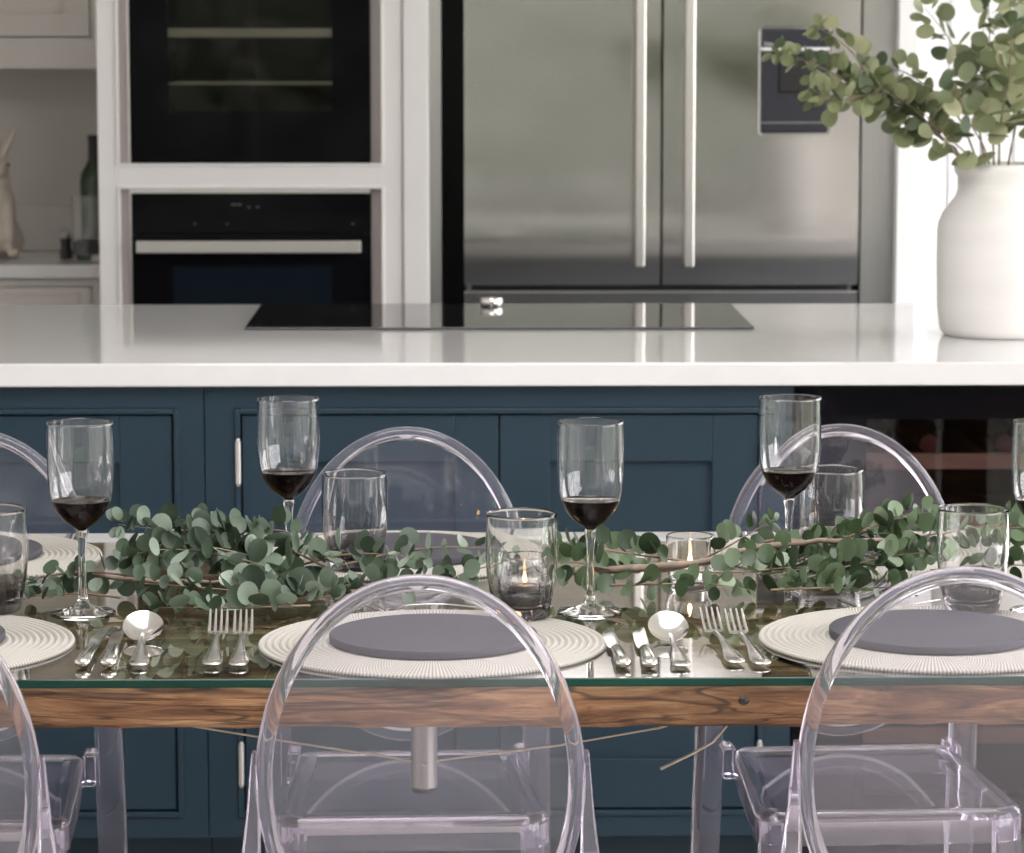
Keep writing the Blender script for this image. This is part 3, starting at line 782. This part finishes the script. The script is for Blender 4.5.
# ---------------------------------------------------------------- glasses
GZ = .7602
def make_wineglass():
    t = thing('wine_glass', 'x', 'wine glass', group='stemmed glasses of red wine on the table')
    outer = [(.0060, .1020), (.0105, .1048), (.0215, .1130), (.0295, .1230), (.0350, .1345), (.0386, .1500), (.0401, .1700), (.0403, .1900), (.0400, .2100), (.0396, .2290), (.0395, .2316)]
    prof = [(0, .1000)] + outer + [(.0387, .2323), (.0378, .2316)] + [(r - .0017, z) for r, z in reversed(outer[4:-1])] + [(.0281, .1238), (.0199, .1143), (.0095, .1070), (0, .1058)]
    obj('bowl', lathe(nb(), prof, 48), MT['clear'], t, True, 50)
    obj('stem', lathe(nb(), [(0, .0118), (.0085, .0118), (.0058, .018), (.0046, .035), (.0042, .06), (.0050, .085), (.0075, .0985), (.0066, .1010), (0, .1015)], 24), MT['clear'], t, True, 50)
    obj('foot', lathe(nb(), [(0, 0), (.0385, 0), (.0395, .0008), (.0390, .0018), (.025, .0042), (.013, .0080), (.0090, .0112), (0, .0116)], 48), MT['clear'], t, True, 50)
    wi = [(0, .1054), (.0099, .1066), (.0204, .1139), (.0286, .1234), (.0338, .1348), (.0345, .1376)]
    w = obj('wine', lathe(nb(), wi + [(.0340, .1376), (.0320, .1370), (0, .1370)], 40), [MT['wine'], MT['winetop']], t, True, 40)
    for p in w.data.polygons:
        if p.normal.z > .8: p.material_index = 1
    return t
wg = make_wineglass()
WG = [(-.451, 3.812, 'stemmed glass of red wine at the left, nearest the left tumbler'), (-.215, 4.061, 'stemmed glass of red wine rising behind the left eucalyptus cluster'),
      (.161, 3.808, 'stemmed glass of red wine in the centre with its foot in full view'), (.427, 4.061, 'stemmed glass of red wine before the far right chair'),
      (.708, 3.802, 'stemmed glass of red wine cut by the right picture edge')]
for i, (x, y, l) in enumerate(WG):
    if i == 0: wg['label'] = l; wg.location = (x, y, GZ)
    else: dup(wg, l, (x, y, GZ), i * .8)
TP = [(0, 0), (.0295, 0), (.0325, .0025), (.0365, .02), (.0410, .05), (.0432, .075), (.0430, .105), (.0420, .129), (.0418, .132), (.0411, .1328), (.0404, .132), (.0405, .129), (.0414, .105), (.0416, .075), (.0394, .05), (.0350, .022), (.0300, .014), (0, .012)]
TP = [(r, z * .94) for r, z in TP]
TM = mesh_of('tumbler', lathe(nb(), TP, 48), MT['smoke'], True, 60)
TS = [(-.557, 3.80, 'smoked glass tumbler cut by the left picture edge'), (-.132, 4.100, 'smoked glass tumbler behind the eucalyptus at the far middle place'),
      (.077, 3.752, 'smoked glass tumbler with a lit candle glowing behind it'), (.489, 4.130, 'smoked glass tumbler beside the right wine glass before the far chair'),
      (.619, 3.782, 'smoked glass tumbler standing on the near right placemat rim')]
for x, y, l in TS:
    gz = .7602 if y > 3.79 or x < .5 else .7602
    for mx, my, _ in SPOTS:
        if math.hypot(x - mx, y - my) < .2 + .030: gz = .7651
    tag(obj('tumbler', TM, None, None, loc=(x, y, gz)), l, 'tumbler', 'smoked tumblers on the table')
def make_votive():
    t = thing('tealight_holder', 'x', 'candle', group='lit tealights in clear glass cups')
    obj('glass_cup', lathe(nb(), [(0, 0), (.022, 0), (.026, .003), (.0310, .022), (.0325, .040), (.0308, .060), (.0305, .062), (.0298, .0626), (.0290, .062), (.0293, .060), (.0310, .040), (.0295, .023), (.024, .0075), (0, .0065)], 40), MT['clear'], t, True, 60)
    c = obj('candle', lathe(nb(), [(0, 0.0068), (.0185, 0.0068), (.0185, 0.0210), (.0178, 0.0210), (.0176, 0.0195), (0, 0.0192)], 32), MT['tin'], t, True, 40)
    obj('wax', lathe(nb(), [(0, 0.0193), (.0174, 0.0196), (0, 0.0202)], 28), MT['wax'], c, True)
    obj('wick', lathe(nb(), [(0, 0.0200), (.0007, 0.0200), (.0006, 0.0250), (0, 0.0255)], 8), MT['black'], c, True)
    obj('flame', lathe(nb(), [(0, 0.0245), (.0022, 0.0270), (.0029, 0.0305), (.0020, 0.0350), (.0008, 0.0395), (0, 0.0425)], 14), MT['flame'], c, True)
    return t
vt = make_votive()
vt['label'] = 'lit tealight in a clear cup behind the central tumbler'; vt.location = (.083, 3.853, GZ)
dup(vt, 'lit tealight in a clear cup among eucalyptus near the table centre', (.296, 4.005, GZ), 1.0)

# ---------------------------------------------------------------- eucalyptus
GARLAND = [
    ('eucalyptus sprig arching over the left cluster towards the leftmost wine glass', 16, 0.0135, [(-0.196, 3.96, 0.809), (-0.283, 3.95, 0.834), (-0.381, 3.94, 0.843), (-0.42, 3.93, 0.85)]),
    ('eucalyptus sprig along the top of the left cluster, below the left cabinet hinge', 16, 0.014, [(-0.159, 3.95, 0.789), (-0.227, 3.96, 0.82), (-0.302, 3.96, 0.836), (-0.358, 3.96, 0.833)]),
    ('eucalyptus sprig in the middle of the left cluster behind the spoon', 18, 0.014, [(-0.181, 3.89, 0.781), (-0.261, 3.9, 0.809), (-0.347, 3.9, 0.823), (-0.408, 3.89, 0.817)]),
    ('eucalyptus sprig low in the left cluster just above the left forks', 16, 0.014, [(-0.16, 3.83, 0.772), (-0.245, 3.83, 0.781), (-0.329, 3.83, 0.789), (-0.384, 3.83, 0.793)]),
    ('eucalyptus sprig lying nearest the left spoon bowl', 12, 0.014, [(-0.176, 3.79, 0.772), (-0.248, 3.78, 0.772), (-0.319, 3.78, 0.772), (-0.367, 3.78, 0.772)]),
    ('eucalyptus sprig with silvery leaves at the heart of the left cluster', 16, 0.0145, [(-0.219, 3.92, 0.801), (-0.293, 3.92, 0.82), (-0.361, 3.92, 0.827), (-0.405, 3.92, 0.802)]),
    ('small eucalyptus sprig trailing left behind the leftmost wine glass stem', 12, 0.0105, [(-0.38, 3.92, 0.783), (-0.446, 3.9, 0.795), (-0.5, 3.89, 0.792), (-0.531, 3.89, 0.782)]),
    ('small dark eucalyptus sprig between the left tumbler and the wine glass foot', 8, 0.0095, [(-0.41, 3.85, 0.772), (-0.455, 3.87, 0.773), (-0.492, 3.87, 0.772), (-0.521, 3.86, 0.772)]),
    ('eucalyptus sprig reaching up to the second wine glass stem', 12, 0.013, [(-0.307, 3.94, 0.804), (-0.258, 3.95, 0.834), (-0.215, 3.96, 0.836), (-0.184, 3.96, 0.817)]),
    ('eucalyptus sprig bending from the left cluster to the near placemat', 14, 0.0125, [(-0.252, 3.85, 0.783), (-0.203, 3.84, 0.773), (-0.166, 3.84, 0.779), (-0.124, 3.85, 0.789)]),
    ('eucalyptus sprig before the tumbler at the far middle place', 14, 0.012, [(-0.197, 3.97, 0.791), (-0.14, 3.96, 0.806), (-0.083, 3.95, 0.807), (-0.04, 3.94, 0.8)]),
    ('thin twig of eucalyptus with few leaves crossing the far middle slate', 7, 0.011, [(-0.147, 3.99, 0.787), (-0.072, 4.0, 0.803), (-0.009, 4.01, 0.807), (0.055, 4.01, 0.804)]),
    ('eucalyptus sprig behind the near middle placemat rim', 12, 0.0115, [(-0.167, 3.84, 0.772), (-0.106, 3.84, 0.785), (-0.045, 3.85, 0.786), (-0.002, 3.86, 0.791)]),
    ('eucalyptus sprig left of the candle tumbler', 12, 0.011, [(-0.033, 3.88, 0.775), (0.004, 3.9, 0.79), (0.041, 3.93, 0.797), (0.073, 3.95, 0.805)]),
    ('eucalyptus sprig behind the central wine glass stem', 16, 0.014, [(0.293, 3.97, 0.794), (0.231, 3.98, 0.801), (0.168, 3.98, 0.81), (0.124, 3.98, 0.814)]),
    ('eucalyptus sprig low behind the foot of the central wine glass', 10, 0.013, [(0.229, 3.95, 0.785), (0.184, 3.93, 0.793), (0.14, 3.92, 0.802), (0.109, 3.91, 0.788)]),
    ('eucalyptus sprig hanging under the bare branch above the right spoon', 12, 0.012, [(0.188, 3.88, 0.78), (0.249, 3.87, 0.783), (0.311, 3.87, 0.783), (0.359, 3.86, 0.777)]),
    ('eucalyptus sprig rising beside the far candle glass', 12, 0.0125, [(0.292, 3.95, 0.793), (0.336, 3.96, 0.813), (0.375, 3.97, 0.834), (0.4, 3.97, 0.847)]),
    ('eucalyptus sprig in front of the second wine glass from the right', 14, 0.012, [(0.34, 3.93, 0.793), (0.398, 3.95, 0.812), (0.45, 3.97, 0.821), (0.496, 3.98, 0.83)]),
    ('eucalyptus sprig climbing to the top of the right cluster', 18, 0.013, [(0.417, 3.95, 0.793), (0.482, 3.97, 0.821), (0.54, 3.98, 0.842), (0.596, 3.98, 0.855)]),
    ('eucalyptus sprig with broad leaves left of the right tumbler', 18, 0.013, [(0.423, 3.89, 0.784), (0.486, 3.9, 0.8), (0.543, 3.91, 0.811), (0.591, 3.9, 0.817)]),
    ('eucalyptus sprig lying along the far rim of the right placemat', 14, 0.013, [(0.384, 3.86, 0.777), (0.444, 3.85, 0.781), (0.505, 3.85, 0.781), (0.566, 3.85, 0.784)]),
    ('eucalyptus sprig behind the right tumbler', 16, 0.013, [(0.53, 3.95, 0.818), (0.594, 3.96, 0.829), (0.663, 3.96, 0.838), (0.726, 3.96, 0.837)]),
    ('eucalyptus sprig low beside the right tumbler at the picture edge', 12, 0.013, [(0.586, 3.9, 0.794), (0.648, 3.9, 0.799), (0.695, 3.89, 0.802), (0.731, 3.88, 0.795)]),
    ('eucalyptus sprig with upright leaves under the far right tumbler rim', 12, 0.0125, [(0.472, 3.99, 0.812), (0.524, 4.0, 0.829), (0.568, 4.0, 0.848), (0.6, 4.0, 0.842)]),
    ('eucalyptus sprig filling the right cluster between branch and placemat', 16, 0.0125, [(0.376, 3.91, 0.787), (0.439, 3.92, 0.797), (0.502, 3.93, 0.807), (0.565, 3.93, 0.817)]),
    ('eucalyptus sprig spreading wide below the far right wine glass', 14, 0.012, [(0.301, 3.91, 0.791), (0.356, 3.9, 0.793), (0.413, 3.91, 0.796), (0.469, 3.91, 0.791)]),
    ('eucalyptus sprig at the right edge behind the cut off wine glass', 14, 0.013, [(0.637, 3.99, 0.811), (0.682, 4.0, 0.829), (0.72, 4.0, 0.841), (0.752, 4.0, 0.848)]),
    ('eucalyptus sprig peeping over the back of the left cluster', 12, 0.013, [(-0.161, 4.02, 0.789), (-0.238, 4.03, 0.819), (-0.301, 4.03, 0.832), (-0.352, 4.03, 0.84)]),
]
BRANCHES = [
    ('bare grey eucalyptus branch running along the middle of the table', 0.0052, [(0.129, 3.95, 0.784), (0.228, 3.93, 0.793), (0.303, 3.93, 0.8), (0.378, 3.94, 0.816), (0.491, 3.94, 0.826), (0.591, 3.94, 0.819)]),
    ('thin bare branch slanting through the right eucalyptus cluster', 0.003, [(0.247, 3.93, 0.788), (0.329, 3.95, 0.802), (0.405, 3.96, 0.823), (0.481, 3.96, 0.813), (0.53, 3.95, 0.799)]),
    ('reddish bare branch inside the left eucalyptus cluster', 0.0032, [(-0.479, 3.92, 0.792), (-0.389, 3.88, 0.788), (-0.29, 3.87, 0.787), (-0.192, 3.87, 0.777)]),
]
BOUQUET = [
    ('long eucalyptus stem in the white vase stretching left before the fridge dispenser', 40, 0.015, [(0.954, 5.765, 1.163), (0.894, 5.735, 1.245), (0.769, 5.685, 1.326), (0.656, 5.635, 1.385), (0.562, 5.615, 1.424)]),
    ('second eucalyptus stem in the vase leaning left below the longest one', 24, 0.016, [(0.954, 5.765, 1.163), (0.86, 5.695, 1.273), (0.765, 5.655, 1.345), (0.663, 5.615, 1.337), (0.613, 5.595, 1.363)]),
    ('eucalyptus stem in the vase drooping over the left side of its rim', 8, 0.0185, [(0.963, 5.765, 1.163), (0.918, 5.715, 1.231), (0.866, 5.675, 1.274), (0.809, 5.655, 1.327)]),
    ('eucalyptus stem in the vase rising to a curled tip at upper left', 16, 0.017, [(0.963, 5.765, 1.163), (0.935, 5.775, 1.315), (0.899, 5.785, 1.423), (0.843, 5.785, 1.498)]),
    ('upright eucalyptus stem in the middle of the vase', 24, 0.0195, [(0.972, 5.765, 1.163), (0.959, 5.735, 1.316), (0.95, 5.715, 1.423), (0.944, 5.715, 1.546)]),
    ('broad leaved eucalyptus stem in the vase nearest the camera', 20, 0.02, [(0.973, 5.735, 1.164), (0.964, 5.675, 1.282), (0.973, 5.655, 1.371), (0.975, 5.635, 1.458)]),
    ('eucalyptus stem in the vase leaning right out of the picture', 20, 0.019, [(0.987, 5.765, 1.163), (1.004, 5.755, 1.28), (1.029, 5.755, 1.387), (1.054, 5.755, 1.494)]),
    ('yellowish eucalyptus stem at the back of the vase', 20, 0.018, [(0.99, 5.815, 1.16), (0.995, 5.865, 1.313), (1.016, 5.895, 1.44), (1.031, 5.905, 1.549)]),
    ('eucalyptus stem in the vase bending forward over the rim', 7, 0.0195, [(0.967, 5.735, 1.164), (0.938, 5.675, 1.247), (0.895, 5.635, 1.31), (0.875, 5.625, 1.371)]),
    ('short eucalyptus stem in the vase spreading before the fridge edge', 20, 0.015, [(0.954, 5.765, 1.163), (0.873, 5.72, 1.263), (0.75, 5.68, 1.353), (0.694, 5.66, 1.423), (0.63, 5.65, 1.467)]),
    ('wiry eucalyptus stem in the vase with small leaves at middle left', 18, 0.014, [(0.96, 5.765, 1.163), (0.903, 5.74, 1.298), (0.836, 5.72, 1.361), (0.77, 5.7, 1.388), (0.699, 5.69, 1.344)]),
]
SILVER = [
    ('thin wavy silver strand behind the near middle slate', [(-0.139, 3.92, 0.7635), (-0.106, 3.857, 0.7635), (-0.078, 3.789, 0.7635), (-0.063, 3.836, 0.7635), (-0.008, 3.841, 0.7635), (0.052, 3.8, 0.7635)]),
    ('thin wavy silver strand behind the near right slate', [(0.468, 3.868, 0.7635), (0.486, 3.812, 0.7635), (0.498, 3.779, 0.7635), (0.523, 3.798, 0.7635), (0.559, 3.838, 0.7635), (0.593, 3.865, 0.7635)]),
]
def leaf_mesh(name, m, fold, cup, ovate):
    bm = nb(); n = 14
    base = bm.verts.new((0, 0, 0)); mid = []
    rim = []
    for k in range(n):
        a = 2 * math.pi * k / n - math.pi / 2
        x = math.cos(a) * (1 - ovate * .25); y = 1 + math.sin(a) * 1.0
        z = abs(x) * fold + cup * (x * x + (y - 1) ** 2)
        rim.append(bm.verts.new((x, y, z)))
    c = bm.verts.new((0, 1, 0))
    bm.verts.remove(base)
    for k in range(n): bm.faces.new((c, rim[k], rim[(k + 1) % n]))
    return mesh_of(name, bm, m, True)
LEAVES = [leaf_mesh('leaf', MT['leaf'], f, c, o) for f, c, o in ((.10, .10, 0), (.25, .05, .3), (.05, -.12, .1), (.15, .18, .5))]
LEAVESG = [leaf_mesh('leaf', MT['leafg'], f, c, o) for f, c, o in ((.12, .10, .1), (.28, .05, .5), (.05, -.12, .3), (.18, .15, .7))]
LEAVESY = [leaf_mesh('leaf', MT['leafy'], f, c, o) for f, c, o in ((.12, .10, 0), (.30, .05, .4), (.05, -.12, .1), (.2, .2, .7))]

OBST = [(x, y, .055) for x, y, _ in WG] + [(x, y, .058) for x, y, _ in TS] + [(.083, 3.853, .050), (.296, 4.005, .050)]
def bez(P, u):
    """smooth curve through the points"""
    n = len(P) - 1; s = min(int(u * n), n - 1); f = u * n - s
    p = [Vector(P[max(0, min(n, s + k))]) for k in (-1, 0, 1, 2)]
    return .5 * ((2 * p[1]) + (p[2] - p[0]) * f + (2 * p[0] - 5 * p[1] + 4 * p[2] - p[3]) * f * f + (3 * p[1] - p[0] - 3 * p[2] + p[3]) * f ** 3)
def sprig(name, label, n, size, P, leaves, group, rad, rng, zmin=None, face=(0, -.75, .45), u0=.08, taper=.45):
    o0 = Vector(P[0])
    t = thing(name, label, 'eucalyptus', o0, 0, group)
    k = 22; pts = [bez(P, i / k) - o0 for i in range(k + 1)]
    obj('stem', tube(nb(), pts, [rad * (1 - .75 * i / k) for i in range(k + 1)], 6), MT['stem'] if zmin else MT['bark'], t, True)
    pairs = (n + 1) // 2; cnt = 0
    for i in range(pairs):
        u = u0 + (1 - u0) * (i + .6) / pairs; u = min(1, u)
        p = bez(P, u); tan = (bez(P, min(1, u + .02)) - bez(P, max(0, u - .02))).normalized()
        s = size * rng.uniform(.78, 1.15) * (1 - taper * u * u)
        a0 = rng.uniform(0, math.pi)
        sd = tan.cross(Vector((0, 0, 1))).normalized(); up = sd.cross(tan)
        for q in (0, 1):
            if cnt >= n: break
            a = a0 + math.pi * q + rng.uniform(-.4, .4)
            d = (sd * math.cos(a) + up * math.sin(a) + tan * rng.uniform(.1, .7)).normalized()
            base = p + d * s * rng.uniform(.10, .75 if zmin else 1.1)
            ctr = base + d * s
            if zmin and ctr.z - s * .8 < zmin:
                d.z = abs(d.z) * .5 + .12; d.normalize(); base = p + d * s * .2; ctr = base + d * s
                if ctr.z - s * .6 < zmin: base.z += max(0, zmin - ctr.z + s * .6); ctr = base + d * s
            if zmin and any(math.hypot(ctr.x - ox, ctr.y - oy) < r + s * .4 for ox, oy, r in OBST): continue
            nrm = (Vector(face) * rng.uniform(.25, 1.1) + Vector((rng.gauss(0, .55), rng.gauss(0, .55), rng.gauss(0, .55)))).normalized()
            nrm = (nrm - d * nrm.dot(d)).normalized()
            xx = d.cross(nrm).normalized()
            mtx = Matrix((xx, d, nrm)).transposed().to_4x4()
            mtx = Matrix.Translation(base - o0) @ mtx @ Matrix.Scale(s, 4)
            lf = obj('leaf', rng.choice(leaves), None, t); lf.matrix_local = mtx
            cnt += 1
    return t
rng = random.Random(21)
for l, n, s, P in GARLAND:
    sprig('eucalyptus_sprig', l, int(n * 2.2), s * (1.16 if P[0][0] < .12 else 1.06), P, LEAVES if P[0][0] < .12 else LEAVESG, 'eucalyptus garland along the table', .0017, rng, .7625)
for l, r, P in BRANCHES:
    pts = [bez(P, i / 30) for i in range(31)]
    pts = [p + Vector((0, rng.uniform(-.0015, .0015), rng.uniform(-.0012, .0012))) for p in pts]
    tag(obj('eucalyptus_branch', tube(nb(), pts, [r * (1 - .45 * i / 30) * rng.uniform(.9, 1.12) for i in range(31)], 8), MT['bark'], None, True), l, 'branch', 'eucalyptus garland along the table')
for l, n, s, P in BOUQUET:
    sprig('eucalyptus_spray', l, int(n * 1.8), s * 1.25, P, LEAVESY, 'eucalyptus stems in the vase', .0024, rng, None, (-.1, -.7, .5), .28, .35)

# thin wavy silver strands behind the near placemats, their kind unknown
for l, P in SILVER:
    tag(obj('silver_strand', tube(nb(), [bez(P, i / 24) for i in range(25)], .0011, 6), MT['satin'], None, True), l, 'wire')
